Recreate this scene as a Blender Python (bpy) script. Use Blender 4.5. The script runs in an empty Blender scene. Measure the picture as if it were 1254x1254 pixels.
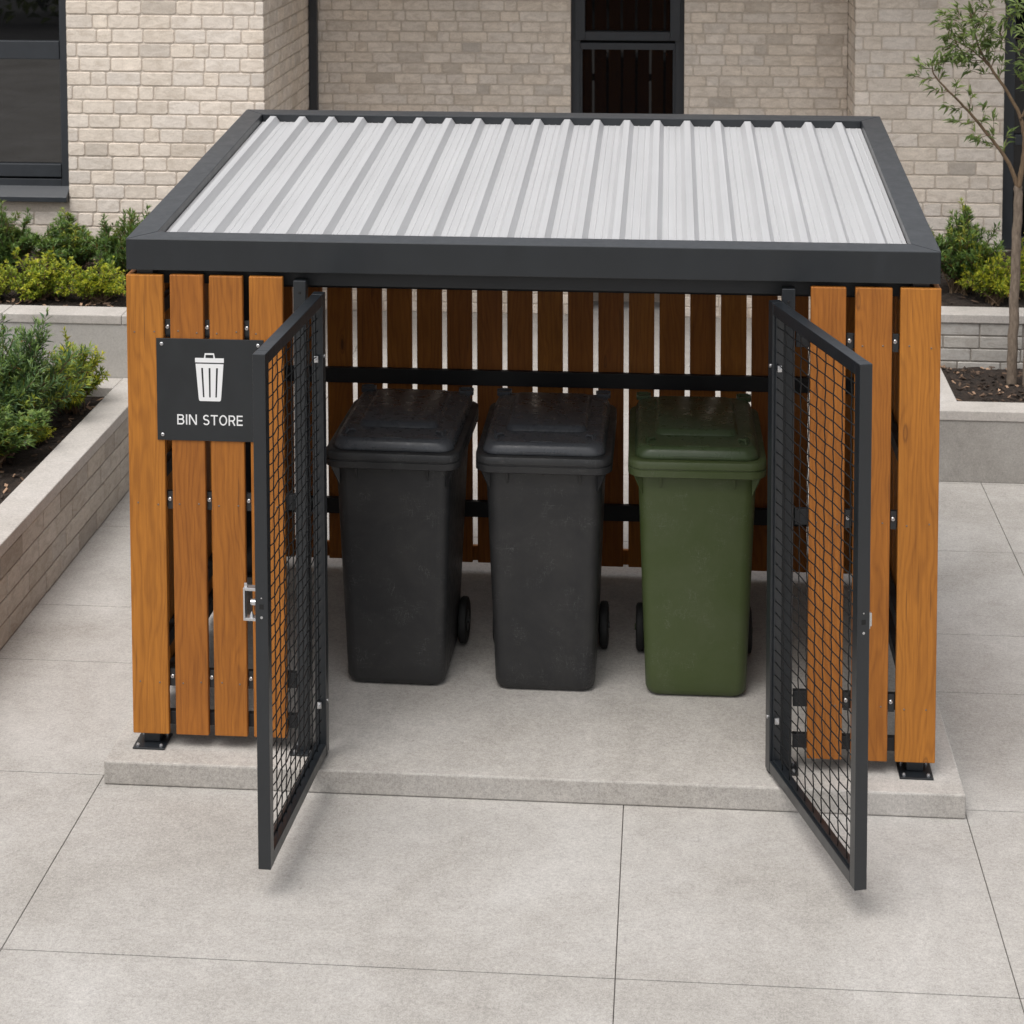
import bpy, math, random
from mathutils import Vector, Matrix
R = math.radians
sc = bpy.context.scene
COL = sc.collection
ZS = 0.095                      # top of the concrete plinth

# ------------------------------------------------------------------ mesh builder
class MB:
    def __init__(s): s.v = []; s.f = []; s.m = []; s.c = []
    def face(s, idx, mat=0, col=None): s.f.append(idx); s.m.append(mat); s.c.append(col)
    def add(s, vs, fs, mat=0, col=None):
        o = len(s.v); s.v += [tuple(p) for p in vs]
        for f in fs: s.face([i + o for i in f], mat, col)
    def box(s, x0, x1, y0, y1, z0, z1, mat=0, col=None):
        s.add([(x0,y0,z0),(x1,y0,z0),(x1,y1,z0),(x0,y1,z0),(x0,y0,z1),(x1,y0,z1),(x1,y1,z1),(x0,y1,z1)],
              [(3,2,1,0),(4,5,6,7),(0,1,5,4),(1,2,6,5),(2,3,7,6),(3,0,4,7)], mat, col)
    def prism(s, plan, zb, zt, mat=0, col=None):
        n = len(plan)
        vs = [(p[0],p[1],zb(p) if callable(zb) else zb) for p in plan] + [(p[0],p[1],zt(p) if callable(zt) else zt) for p in plan]
        fs = [tuple(range(n-1,-1,-1)), tuple(range(n,2*n))] + [(i,(i+1)%n,n+(i+1)%n,n+i) for i in range(n)]
        s.add(vs, fs, mat, col)
    def loft(s, rings, cap0=True, cap1=True, mat=0, col=None):
        n = len(rings[0]); vs = [p for r in rings for p in r]; fs = []
        for k in range(len(rings)-1):
            for i in range(n):
                j = (i+1) % n
                fs.append((k*n+i, k*n+j, (k+1)*n+j, (k+1)*n+i))
        if cap0: fs.append(tuple(range(n-1,-1,-1)))
        if cap1: fs.append(tuple(range((len(rings)-1)*n, len(rings)*n)))
        s.add(vs, fs, mat, col)
    def tube(s, pts, rad, n=6, mat=0, col=None):
        pts = [Vector(p) for p in pts]; rings = []
        for i, p in enumerate(pts):
            t = (pts[min(i+1,len(pts)-1)] - pts[max(i-1,0)]).normalized()
            a = Vector((0,0,1)) if abs(t.z) < .9 else Vector((1,0,0))
            u = t.cross(a).normalized(); w = u.cross(t)
            r = rad[i] if isinstance(rad,(list,tuple)) else rad
            rings.append([tuple(p + u*r*math.cos(2*math.pi*k/n) - w*r*math.sin(2*math.pi*k/n)) for k in range(n)])
        s.loft(rings, True, True, mat, col)
    def cyl(s, c, axis, r, h, n=16, mat=0, r2=None):
        c = Vector(c); a = Vector(axis).normalized()
        s.tube([c, c + a*h], [r, r if r2 is None else r2], n, mat)
    def build(s, name, mats, parent=None, at=(0,0,0), bevel=0, seg=2, smooth=False, rot=0, world=True):
        """verts are world (minus the parent's world origin and 'at'); 'at' is the object's origin."""
        at = Vector(at)
        me = bpy.data.meshes.new(name)
        vs = [tuple(Vector(p) - at) for p in s.v] if world else s.v
        me.from_pydata(vs, [], s.f)
        if not isinstance(mats,(list,tuple)): mats = [mats]
        for m in mats: me.materials.append(m)
        me.polygons.foreach_set('material_index', s.m)
        if any(c is not None for c in s.c):
            at_ = me.color_attributes.new('tint', 'FLOAT_COLOR', 'CORNER')
            buf = []
            for f, c in zip(s.f, s.c):
                cc = list(c or (1,1,1)) + [1]
                buf += cc*len(f)
            at_.data.foreach_set('color', buf)
        me.polygons.foreach_set('use_smooth', [bool(smooth)]*len(me.polygons))
        me.update()
        o = bpy.data.objects.new(name, me); COL.objects.link(o)
        if parent is not None:
            o.parent = parent; o.location = at - WL.get(parent.name, Vector())
        else: o.location = at
        WL[o.name] = at.copy(); o.rotation_euler.z = rot
        if smooth and not isinstance(smooth, bool): me.set_sharp_from_angle(angle=R(smooth))
        if bevel:
            b = o.modifiers.new('bevel','BEVEL'); b.width = bevel; b.segments = seg; b.limit_method = 'ANGLE'; b.angle_limit = R(40)
        return o
WL = {}
def empty(name, loc, label, cat, group=None):
    o = bpy.data.objects.new(name, None); COL.objects.link(o); o.location = loc; o.empty_display_size = .1
    WL[o.name] = Vector(loc); tag(o, label, cat, group); return o
def tag(o, label=None, cat=None, group=None, kind=None):
    if label: o['label'] = label
    if cat: o['category'] = cat
    if group: o['group'] = group
    if kind: o['kind'] = kind
    return o
def copy_tree(o, parent=None):
    c = o.copy(); COL.objects.link(c)
    if parent: c.parent = parent
    for ch in [x for x in KIDS.get(o.name, [])]: KIDS.setdefault(c.name, []).append(copy_tree(ch, c))
    return c
KIDS = {}

# ------------------------------------------------------------------ materials
def new_mat(name):
    m = bpy.data.materials.new(name); m.use_nodes = True
    nt = m.node_tree; b = nt.nodes['Principled BSDF']
    return m, nt, b
class NT:
    def __init__(s, nt): s.nt = nt
    def n(s, t, **kw):
        x = s.nt.nodes.new(t)
        for k, v in kw.items():
            if hasattr(x, k): setattr(x, k, v)
        return x
    def l(s, a, b): s.nt.links.new(a, b)
    def noise(s, vec, scale, detail=4, rough=.55, dist=0):
        x = s.n('ShaderNodeTexNoise'); x.inputs['Scale'].default_value = scale; x.inputs['Detail'].default_value = detail
        x.inputs['Roughness'].default_value = rough; x.inputs['Distortion'].default_value = dist
        if vec is not None: s.l(vec, x.inputs['Vector'])
        return x.outputs['Fac']
    def map(s, vec, scale=(1,1,1), loc=(0,0,0)):
        x = s.n('ShaderNodeMapping'); x.inputs['Scale'].default_value = scale; x.inputs['Location'].default_value = loc
        s.l(vec, x.inputs['Vector']); return x.outputs[0]
    def math(s, op, a, b=None, clamp=False):
        x = s.n('ShaderNodeMath'); x.operation = op; x.use_clamp = clamp
        for i, q in enumerate((a, b)):
            if q is None: continue
            if isinstance(q, (int, float)): x.inputs[i].default_value = q
            else: s.l(q, x.inputs[i])
        return x.outputs[0]
    def rng(s, v, a, b, c, d):
        x = s.n('ShaderNodeMapRange'); x.inputs[1].default_value = a; x.inputs[2].default_value = b
        x.inputs[3].default_value = c; x.inputs[4].default_value = d; s.l(v, x.inputs[0]); return x.outputs[0]
    def mix(s, fac, a, b, mode='MIX'):
        x = s.n('ShaderNodeMix'); x.data_type = 'RGBA'; x.blend_type = mode
        for i, q in ((0, fac), (6, a), (7, b)):
            if isinstance(q, (int, float)): x.inputs[i].default_value = q
            elif isinstance(q, tuple): x.inputs[i].default_value = (*q, 1)
            else: s.l(q, x.inputs[i])
        return x.outputs[2]
    def bump(s, h, strength, dist, bsdf):
        x = s.n('ShaderNodeBump'); x.inputs['Strength'].default_value = strength; x.inputs['Distance'].default_value = dist
        s.l(h, x.inputs['Height']); s.l(x.outputs[0], bsdf.inputs['Normal']); return x
    def obj(s, rand=True):
        t = s.n('ShaderNodeTexCoord').outputs['Object']
        if not rand: return t
        oi = s.n('ShaderNodeObjectInfo'); m = s.n('ShaderNodeVectorMath'); m.operation = 'MULTIPLY_ADD'
        s.l(oi.outputs['Random'], m.inputs[0]); m.inputs[1].default_value = (13.7, 7.3, 31.1)
        s.l(t, m.inputs[2]); return m.outputs[0]
    def attr(s, name='tint'):
        a = s.n('ShaderNodeVertexColor'); a.layer_name = name; return a.outputs[0]

def concrete(name, base, var=.12, speck=.25, scale=1.0, rough=.85, bump=.25):
    m, nt, b = new_mat(name); N = NT(nt)
    v = N.n('ShaderNodeTexCoord').outputs['Object']
    big = N.noise(v, 1.1*scale, 5, .6, .6); mid = N.noise(v, 14*scale, 6, .65); fine = N.noise(v, 70*scale, 4, .75); grain = N.noise(v, 190*scale, 3, .7)
    pit = N.noise(v, 55*scale, 2, .5)
    f = N.math('ADD', N.rng(big, .3, .7, -var, var), N.rng(mid, .3, .7, -var*.6, var*.6))
    f = N.math('ADD', f, N.rng(fine, .3, .7, -speck*.5, speck*.5)); f = N.math('ADD', f, N.rng(grain, .3, .7, -speck*.55, speck*.55))
    f = N.math('ADD', f, 1.0)
    col = N.mix(N.rng(big, .35, .65, 0, 1), tuple(c*.97 for c in (base[0], base[1]*.985, base[2]*.96)), base)
    x = N.n('ShaderNodeVectorMath'); x.operation = 'SCALE'; N.l(col, x.inputs[0]); N.l(f, x.inputs['Scale'])
    dk = N.mix(N.rng(pit, .68, .76, 0, .35), x.outputs[0], tuple(c*.45 for c in base))
    N.l(dk, b.inputs['Base Color']); b.inputs['Roughness'].default_value = rough
    b.inputs['Specular IOR Level'].default_value = .3
    N.bump(N.math('ADD', N.math('MULTIPLY', mid, .5), N.math('ADD', N.math('MULTIPLY', fine, .6), N.math('MULTIPLY', pit, .5))), bump, .004, b)
    return m
def brick_mat(name, base):
    m, nt, b = new_mat(name); N = NT(nt)
    v = N.n('ShaderNodeTexCoord').outputs['Object']
    big = N.noise(v, 1.3, 4, .6); mid = N.noise(N.map(v, (1,1,2.2)), 11, 6, .7, .8); fine = N.noise(v, 90, 4, .7)
    f = N.math('ADD', N.rng(mid, .34, .68, 1.08, .79), N.math('ADD', N.rng(fine, .3, .7, -.10, .08), N.rng(big, .3, .7, -.05, .05)))
    x = N.n('ShaderNodeVectorMath'); x.operation = 'SCALE'; N.l(N.mix(1.0, base, N.attr(), 'MULTIPLY'), x.inputs[0]); N.l(f, x.inputs['Scale'])
    warm = N.mix(N.rng(mid, .5, .75, 0, .35), x.outputs[0], tuple(a*c for a, c in zip(base, (.78,.68,.56))))
    N.l(warm, b.inputs['Base Color']); b.inputs['Roughness'].default_value = .9; b.inputs['Specular IOR Level'].default_value = .2
    N.bump(N.math('ADD', N.math('MULTIPLY', mid, 1.0), N.math('MULTIPLY', fine, .5)), .5, .006, b)
    return m
def wood_mat(name, lo, hi):
    m, nt, b = new_mat(name); N = NT(nt)
    v = N.obj()
    warp = N.noise(N.map(v, (7,7,1.3)), 1, 3, .5)
    kn = N.n('ShaderNodeTexVoronoi'); kn.inputs['Scale'].default_value = 1; N.l(N.map(v, (7.5,7.5,1.9)), kn.inputs['Vector'])
    kd = kn.outputs['Distance']
    kw = N.rng(kd, 0, .30, 1, 0)
    sx = N.n('ShaderNodeSeparateXYZ'); N.l(v, sx.inputs[0])
    ph = N.math('ADD', N.math('MULTIPLY', N.math('ADD', sx.outputs[0], sx.outputs[1]), 260), N.math('ADD', N.math('MULTIPLY', warp, 60), N.math('MULTIPLY', N.math('MULTIPLY', kw, kw), 14)))
    ring = N.rng(N.math('SINE', ph), -1, 1, 0, 1)
    ring = N.math('POWER', ring, 2.2)
    fine = N.noise(N.map(v, (330,330,7)), 1, 4, .65); med = N.noise(N.map(v, (60,60,3)), 1, 4, .6); blot = N.noise(N.map(v, (9,9,3)), 1, 4, .6)
    f = N.math('ADD', N.math('MULTIPLY', ring, .15), N.math('ADD', N.math('MULTIPLY', fine, .55), N.math('ADD', N.math('MULTIPLY', med, .55), N.math('MULTIPLY', blot, .45))))
    f = N.rng(f, .50, 1.15, 1, 0)
    col = N.mix(f, lo, hi)
    oi = N.n('ShaderNodeObjectInfo'); hs = N.n('ShaderNodeHueSaturation'); N.l(col, hs.inputs['Color'])
    N.l(N.rng(oi.outputs['Random'], 0, 1, .86, 1.12), hs.inputs['Value']); N.l(N.rng(oi.outputs['Random'], 0, 1, .497, .504), hs.inputs['Hue'])
    cellr = N.n('ShaderNodeSeparateXYZ'); N.l(kn.outputs['Color'], cellr.inputs[0])
    has = N.math('GREATER_THAN', cellr.outputs[0], .36)
    k1 = N.math('MULTIPLY', N.rng(kd, .045, .075, .85, 0), has); k2 = N.math('MULTIPLY', N.rng(N.math('ABSOLUTE', N.math('SUBTRACT', kd, .085)), 0, .02, .5, 0), has)
    c2 = N.mix(N.math('MAXIMUM', k1, k2), hs.outputs[0], (.085,.032,.010))
    crack = N.noise(N.map(v, (90,90,2.2)), 1, 2, .5)
    c2 = N.mix(N.rng(crack, .70, .74, 0, .6), c2, (.12,.045,.012))
    N.l(c2, b.inputs['Base Color']); b.inputs['Roughness'].default_value = .55; b.inputs['Specular IOR Level'].default_value = .35
    N.bump(N.math('ADD', fine, N.math('MULTIPLY', ring, .5)), .18, .002, b)
    return m
def metal_paint(name, base, rough=.42, spec=.5, bump=.04, coat=0):
    m, nt, b = new_mat(name); N = NT(nt); v = N.obj()
    n1 = N.noise(v, 5, 4, .6); n2 = N.noise(v, 900, 2, .5); sm = N.noise(N.map(v, (1,1,.35)), 16, 5, .7, .5)
    f = N.math('ADD', N.rng(n1, .3, .7, .9, 1.1), N.rng(sm, .35, .7, -.06, .1))
    x = N.n('ShaderNodeVectorMath'); x.operation = 'SCALE'; x.inputs[0].default_value = base; N.l(f, x.inputs['Scale'])
    N.l(x.outputs[0], b.inputs['Base Color']); N.l(N.rng(sm, .3, .7, rough-.05, rough+.1), b.inputs['Roughness'])
    b.inputs['Specular IOR Level'].default_value = spec
    b.inputs['Coat Weight'].default_value = coat; b.inputs['Coat Roughness'].default_value = .28
    N.bump(n2, bump, .001, b); return m
def plain(name, base, rough=.5, metal=0, spec=.5):
    m, nt, b = new_mat(name); b.inputs['Base Color'].default_value = (*base, 1); b.inputs['Roughness'].default_value = rough
    b.inputs['Metallic'].default_value = metal; b.inputs['Specular IOR Level'].default_value = spec
    N = NT(nt); n = N.noise(N.obj(), 30, 4, .6); N.l(N.rng(n, .3, .7, max(.02, rough-.07), rough+.07), b.inputs['Roughness']); return m
def plastic(name, base, rough=.48, scr_amt=.20):
    m, nt, b = new_mat(name); N = NT(nt); v = N.obj()
    dust = N.noise(v, 3.2, 6, .65, .5); fine = N.noise(v, 260, 3, .6); mid = N.noise(v, 24, 5, .65)
    def scr(sc_, th):
        w = N.noise(N.map(v, sc_), 1, 2, .4, 2.5)
        return N.rng(N.math('ABSOLUTE', N.math('SUBTRACT', w, .5)), 0, th, 1, 0)
    gate = N.rng(N.noise(v, 9, 3, .6), .52, .62, 0, 1)
    s = N.math('MULTIPLY', N.math('MAXIMUM', scr((34,34,9), .012), scr((7,7,40), .010)), gate)
    c = N.mix(N.math('MULTIPLY', N.rng(dust, .42, .75, 0, .08), 1.0), base, (.24,.225,.20))
    c = N.mix(N.math('MULTIPLY', s, scr_amt), c, (.30,.30,.29))
    N.l(c, b.inputs['Base Color']); N.l(N.rng(mid, .3, .7, rough-.08, rough+.12), b.inputs['Roughness'])
    b.inputs['Specular IOR Level'].default_value = .4
    N.bump(N.math('ADD', fine, N.math('MULTIPLY', mid, .8)), .22, .0015, b); return m
def leaf_mat(name):
    m, nt, b = new_mat(name); N = NT(nt); c = N.attr()
    N.l(c, b.inputs['Base Color']); b.inputs['Roughness'].default_value = .5; b.inputs['Specular IOR Level'].default_value = .35
    tr = N.n('ShaderNodeBsdfTranslucent'); N.l(N.mix(1.0, c, (1.0,1.1,.55), 'MULTIPLY'), tr.inputs['Color'])
    mx = N.n('ShaderNodeMixShader'); mx.inputs[0].default_value = .28
    out = [n for n in nt.nodes if n.type == 'OUTPUT_MATERIAL'][0]
    N.l(b.outputs[0], mx.inputs[1]); N.l(tr.outputs[0], mx.inputs[2]); N.l(mx.outputs[0], out.inputs['Surface']); return m
def soil_mat(name):
    m, nt, b = new_mat(name); N = NT(nt); v = N.n('ShaderNodeTexCoord').outputs['Object']
    n1 = N.noise(v, 30, 6, .7); n2 = N.noise(v, 140, 4, .7)
    c = N.mix(N.rng(n1, .35, .65, 0, 1), (.012,.008,.006), (.05,.033,.023)); c = N.mix(N.rng(n2, .6, .72, 0, .7), c, (.14,.09,.06))
    N.l(c, b.inputs['Base Color']); b.inputs['Roughness'].default_value = .95
    N.bump(N.math('ADD', n1, N.math('MULTIPLY', n2, .6)), 1.0, .02, b); return m
def sheet_mat(name):
    m, nt, b = new_mat(name); N = NT(nt); v = N.n('ShaderNodeTexCoord').outputs['Object']
    s1 = N.noise(N.map(v, (120,1.2,1)), 1, 4, .6); s2 = N.noise(N.map(v, (34,.5,1)), 1, 4, .6); s3 = N.noise(v, 2.2, 5, .6)
    f = N.math('ADD', N.rng(s1, .3, .7, .96, 1.03), N.math('ADD', N.rng(s2, .3, .7, -.05, .04), N.rng(s3, .3, .7, -.03, .03)))
    x = N.n('ShaderNodeVectorMath'); x.operation = 'SCALE'; x.inputs[0].default_value = (.46,.46,.465); N.l(f, x.inputs['Scale'])
    N.l(x.outputs[0], b.inputs['Base Color']); b.inputs['Metallic'].default_value = .12; N.l(N.rng(s2, .3, .7, .38, .52), b.inputs['Roughness'])
    N.bump(s1, .06, .001, b); return m
def bark_mat(name, a, c):
    m, nt, b = new_mat(name); N = NT(nt); v = N.n('ShaderNodeTexCoord').outputs['Object']
    n = N.noise(N.map(v, (1,1,.3)), 70, 5, .7); N.l(N.mix(N.rng(n, .3, .7, 0, 1), a, c), b.inputs['Base Color']); b.inputs['Roughness'].default_value = .9
    N.bump(n, .6, .006, b); return m
def chip_mat(name):
    m, nt, b = new_mat(name); N = NT(nt); N.l(N.attr(), b.inputs['Base Color']); b.inputs['Roughness'].default_value = .85; return m

M_pave = concrete('paving_concrete', (.385,.369,.350), .14, .36)
M_plinth = concrete('plinth_concrete', (.405,.385,.362), .13, .36)
M_joint = plain('joint_fill', (.11,.10,.09), .95)
M_cope = concrete('coping_concrete', (.46,.435,.41), .10, .26)
M_cast = concrete('cast_concrete', (.41,.395,.375), .08, .18)
M_cast2 = concrete('rough_cast_concrete', (.33,.315,.295), .16, .25)
M_block = brick_mat('block_face', (.47,.435,.39)); M_blockm = concrete('block_mortar', (.30,.275,.245), .1, .2)
M_block2 = brick_mat('grey_block_face', (.42,.40,.37))
M_brick = brick_mat('pale_brick', (.765,.685,.60)); M_mortar = concrete('brick_mortar', (.585,.515,.445), .08, .25)
M_wood = wood_mat('stained_timber', (.215,.070,.011), (.455,.165,.024))
M_dark = metal_paint('anthracite_paint', (.0088,.0115,.0148), .36, .5, coat=.40)
M_rail = metal_paint('black_paint', (.017,.018,.020), .5, .4)
M_wire = metal_paint('black_wire', (.008,.009,.010), .5, .3)
M_sheet = sheet_mat('galvanised_sheet')
M_zinc = plain('zinc_hardware', (.62,.62,.63), .32, .9)
M_nail = plain('dull_nail', (.20,.17,.14), .5, .6)
M_hole = plain('dark_hole', (.006,.006,.006), .8)
M_bin = plastic('black_bin_plastic', (.0215,.022,.0235), .42); M_binlid = plastic('black_lid_plastic', (.058,.062,.070), .28, .05)  # lid's bluish black is lightened further in place of light from above
M_green = plastic('green_bin_plastic', (.053,.074,.023), .46); M_greenlid = plastic('green_lid_plastic', (.050,.074,.031), .30, .05)
M_rubber = plain('rubber', (.012,.012,.012), .7)
M_sign = metal_paint('sign_panel_paint', (.020,.022,.024), .45, .4); M_white = plain('white_vinyl', (.80,.80,.80), .5)
M_leaf = leaf_mat('foliage'); M_soil = soil_mat('soil'); M_chip = chip_mat('bark_chip')
M_bark = bark_mat('tree_bark', (.10,.075,.055), (.24,.19,.145)); M_twig = bark_mat('twig', (.09,.06,.035), (.18,.12,.07))
M_frame = metal_paint('window_frame_paint', (.026,.030,.036), .42, .5)
M_asph = concrete('asphalt', (.05,.05,.05), .15, .3, .6)
def glass_mat(name, spec):
    m, nt, b = new_mat(name); b.inputs['Base Color'].default_value = (.004,.004,.0045,1); b.inputs['Roughness'].default_value = .015  # near-black base puts the darkness of the unlit room into the pane colour
    b.inputs['IOR'].default_value = 1.52; b.inputs['Specular IOR Level'].default_value = spec
    N = NT(nt); N.bump(N.noise(N.obj(), 1.4, 2, .5), .02, .02, b); return m
M_glass = glass_mat('dark_window_glass', .36); M_glass2 = glass_mat('reflective_window_glass', .95)  # second is the same glass, mirroring more to brighten the left window's reflection

# ------------------------------------------------------------------ ground
g = MB(); g.box(-150,150,-150,150,-.6,-.03)
tag(g.build('ground', M_asph), kind='structure')
road = MB(); road.box(-40,40,-24,-12.2,-.028,-.012); tag(road.build('road', M_asph), kind='structure')
pv = MB(); bd = MB(); bd.box(-14,14,-12,9,-.026,-.010)
def slabs(xs, ys):
    for i in range(len(xs)-1):
        for j in range(len(ys)-1):
            x0,x1,y0,y1 = xs[i],xs[i+1],ys[j],ys[j+1]; gp = .0015
            pv.box(x0+gp,x1-gp,y0+gp*1.9,y1-gp*1.9,-.009,0)
slabs([-14,-11.9,-9.85,-7.8,-5.74,-3.7,-1.66,.381,1.668,3.7,5.74,7.8,9.85,12,14], [-12,-10,-8,-6.0,-4.8,-3.6,-2.42,-1.262,-.1])
slabs([-14,-11.9,-9.85,-7.8,-5.74,-3.7,-1.66,.381,2.302,4.34,6.4,8.4,10.4,12.4,14], [-.1,.885,1.478,2.49,3.5,4.6,5.7,6.8,7.9,9])
po = pv.build('pavement', M_pave, bevel=.0015, seg=1); tag(po, kind='structure')
jo = bd.build('pavement_joint_bed', M_joint); tag(jo, kind='structure')

# plinth
pl = MB(); pl.box(-1.6385,1.6619,-.175,1.98,.001,ZS)
tag(pl.build('concrete_plinth', M_plinth, bevel=.007, seg=2), kind='structure')

# ------------------------------------------------------------------ bin shelter
X0, Y0, Z0 = .5474, -7.2276, 3.7592
shelter = empty('bin_shelter', (0,.9,ZS), 'orange brown slatted bin shelter with white ribbed roof and two open mesh doors', 'bin shelter')
YF = -.05
def slat(x0,x1,y0,y1,z0,z1, nm='slat', par=None):
    b = MB(); b.box(x0,x1,y0,y1,z0,z1)
    return b.build(nm, M_wood, par or shelter, at=((x0+x1)/2,(y0+y1)/2,z0), bevel=.004)
ZB, ZT = .150, 1.986
rng = random.Random(4)
RZ = {'up':1.772, 'mid':1.087, 'low':.372, 'bot':.205}
scr_me = {}
def screw(parent, p, r=.0045, h=.0022, mat=None, nm='screw'):
    key = (r, h, (mat or M_zinc).name)
    if key not in scr_me:
        b = MB(); n = 12
        rings = [[(rr*math.cos(2*math.pi*k/n), yy, rr*math.sin(2*math.pi*k/n)) for k in range(n)] for rr, yy in ((r,0),(r,-h*.4),(r*.7,-h),(r*.34,-h))]
        b.loft(rings); b.loft([[(r*.32*math.cos(2*math.pi*k/6), yy, r*.32*math.sin(2*math.pi*k/6)) for k in range(6)] for yy in (-h, -h*.98)], mat=1)
        b.f = [f[::-1] for f in b.f]
        o = b.build(nm, [mat or M_zinc, M_hole], None); scr_me[key] = o.data; bpy.data.objects.remove(o)
    o = bpy.data.objects.new(nm, scr_me[key]); COL.objects.link(o); o.parent = parent
    o.location = Vector(p) - WL[parent.name]; WL[o.name] = Vector(p); return o
fl = [(-1.5555,-1.4105),(-1.383,-1.2515),(-1.228,-1.0965),(-1.0715,-.939)]
fr = [(1.079,1.211),(1.245,1.383),(1.4125,1.5635)]
for (a,b_) in fl + fr:
    s = slat(a,b_,YF,YF+.026,ZB+rng.uniform(-.002,.002),ZT+rng.uniform(-.0015,.0015))
    w = b_-a
    for z in (RZ['up'], RZ['mid'], RZ['low']):
        for q in (.22,.78): screw(s, (a+w*q+rng.uniform(-.004,.004), YF-.0002, z+rng.uniform(-.006,.004)-.008), .0034, .0015, M_nail)
# front rails, one pair of panels
for (xa,xb,gaps) in ((-1.457,-.9045,[-1.397,-1.240,-1.084]),(1.026,1.463,[1.228,1.398])):
    for k, z in RZ.items():
        h = .06 if k in ('mid','low') else .052
        b = MB(); b.box(xa,xb,YF+.027,YF+.055,z-h/2,z+h/2)
        rl = b.build('rail', M_rail, shelter, at=((xa+xb)/2,YF+.03,z), bevel=.002)
        if k != 'bot':
            for gx in gaps:
                b = MB(); b.box(gx-.0115,gx+.0115,YF+.022,YF+.0265,z-.036,z+.034)
                br = b.build('bracket', M_dark, rl, at=(gx,YF+.02,z), bevel=.001)
                screw(rl, (gx-.002,YF+.0215,z+.004), .0085, .004, nm='bolt')
# posts
def post(cx, cy, w, z1, plate=.128, plate_dy=0, nm='post'):
    b = MB(); b.box(cx-w/2,cx+w/2,cy-w/2,cy+w/2,ZS+.008,z1)
    p = b.build(nm, M_dark, shelter, at=(cx,cy,ZS+.008), bevel=.003)
    b = MB(); h = plate/2; b.box(cx-h,cx+h,cy-h+plate_dy,cy+h+plate_dy,ZS+.0005,ZS+.0078)
    bp = b.build('base_plate', M_dark, p, at=(cx,cy,ZS), bevel=.0015)
    for sx in (-1,1):
        for sy in (-1,1):
            b = MB(); c = (cx+sx*(h-.018), cy+plate_dy+sy*(h-.018), ZS+.0078)
            b.cyl(c,(0,0,1),.0075,.006,8); b.cyl((c[0],c[1],c[2]+.006),(0,0,1),.004,.004,8)
            b.build('anchor_bolt', M_zinc, p, at=c)
    return p
tz = lambda y: 2.126 + (y+.05)*.0824
post(-1.488,.012,.064,2.002,plate_dy=-.022); post(1.492,.012,.064,2.002,plate_dy=-.022)
post(-1.488,1.705,.064,tz(1.7)-.13); post(1.492,1.705,.064,tz(1.7)-.13)
hp1 = post(-.874,-.02,.05,1.972,.1,-.01); hp2 = post(.996,-.02,.05,1.975,.1,-.01)
for px_ in (-.874,.996): screw(hp1 if px_<0 else hp2, (px_,-.0452,1.925), .006, .002, M_hole)
# head beam over the front, side beams, back beams
for (a,b_) in ((-1.455,1.459),):
    b = MB(); b.box(a,b_,.03,.075,1.935,2.0); b.build('head_beam', M_rail, shelter, at=(0,.05,1.96), bevel=.002)
for x in (-1.488,1.492):
    b = MB(); b.prism([(x-.028,.046),(x+.028,.046),(x+.028,1.671),(x-.028,1.671)], lambda p: tz(p[1])-.195, lambda p: tz(p[1])-.135)
    b.build('side_beam', M_rail, shelter, at=(x,.85,2.0), bevel=.002)
    sx = -1 if x < 0 else 1
    for k, z in RZ.items():
        b = MB(); xo = sx*1.531
        b.box(min(xo,xo-sx*.03),max(xo,xo-sx*.03),.046,1.671,z-.03,z+.03); b.build('rail', M_rail, shelter, at=(xo,.85,z), bevel=.002)
# side slats
for sx, xo in ((-1,-1.5555),(1,1.5635)):
    y = YF+.0265
    for i in range(12):
        slat(min(xo,xo-sx*.024),max(xo,xo-sx*.024),y,y+.127,ZB,ZT-.0+ .0 if i == 0 else ZT+ (y*.06)); y += .1525
# back slats, rails
gx0, pit = .052, .1455
k = -10
while True:
    xa = gx0+pit*k+.012; xb = gx0+pit*(k+1)-.012
    if xa > 1.50: break
    xa = max(xa,-1.528); xb = min(xb,1.536)
    if xb - xa > .03: slat(xa,xb,1.772,1.796,.150,2.085)
    k += 1
for z0,z1 in ((1.496,1.563),(1.033,1.105),(.387,.463)):
    b = MB(); b.box(-1.455,1.459,1.741,1.771,z0,z1); r_ = b.build('back_rail', M_rail, shelter, at=(0,1.75,z0), bevel=.002)
slat(-1.528,1.536,1.797,1.819,.151,.225,'bottom_board')
# roof frame: four mitred members
xl,xr,yf,yb,w = -1.5535,1.5605,YF,2.09,.10
zt = lambda p: tz(p[1]); zb = lambda p: tz(p[1])-.122
def member(plan, nm='roof_edge'):
    b = MB(); b.prism(plan, zb, zt); return b.build(nm, M_dark, shelter, at=(plan[0][0],plan[0][1],zb(plan[0])), bevel=.0025)
e = .0006
member([(xl+e*2,yf),(xr-e*2,yf),(xr-w-e,yf+w-e),(xl+w+e,yf+w-e)], 'front_fascia')
member([(xr,yf+e*2),(xr,yb-e*2),(xr-w+e,yb-w-e),(xr-w+e,yf+w+e)])
member([(xr-e*2,yb),(xl+e*2,yb),(xl+w+e,yb-w+e),(xr-w-e,yb-w+e)], 'back_fascia')
member([(xl,yb-e*2),(xl,yf+e*2),(xl+w-e,yf+w+e),(xl+w-e,yb-w-e)])
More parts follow.
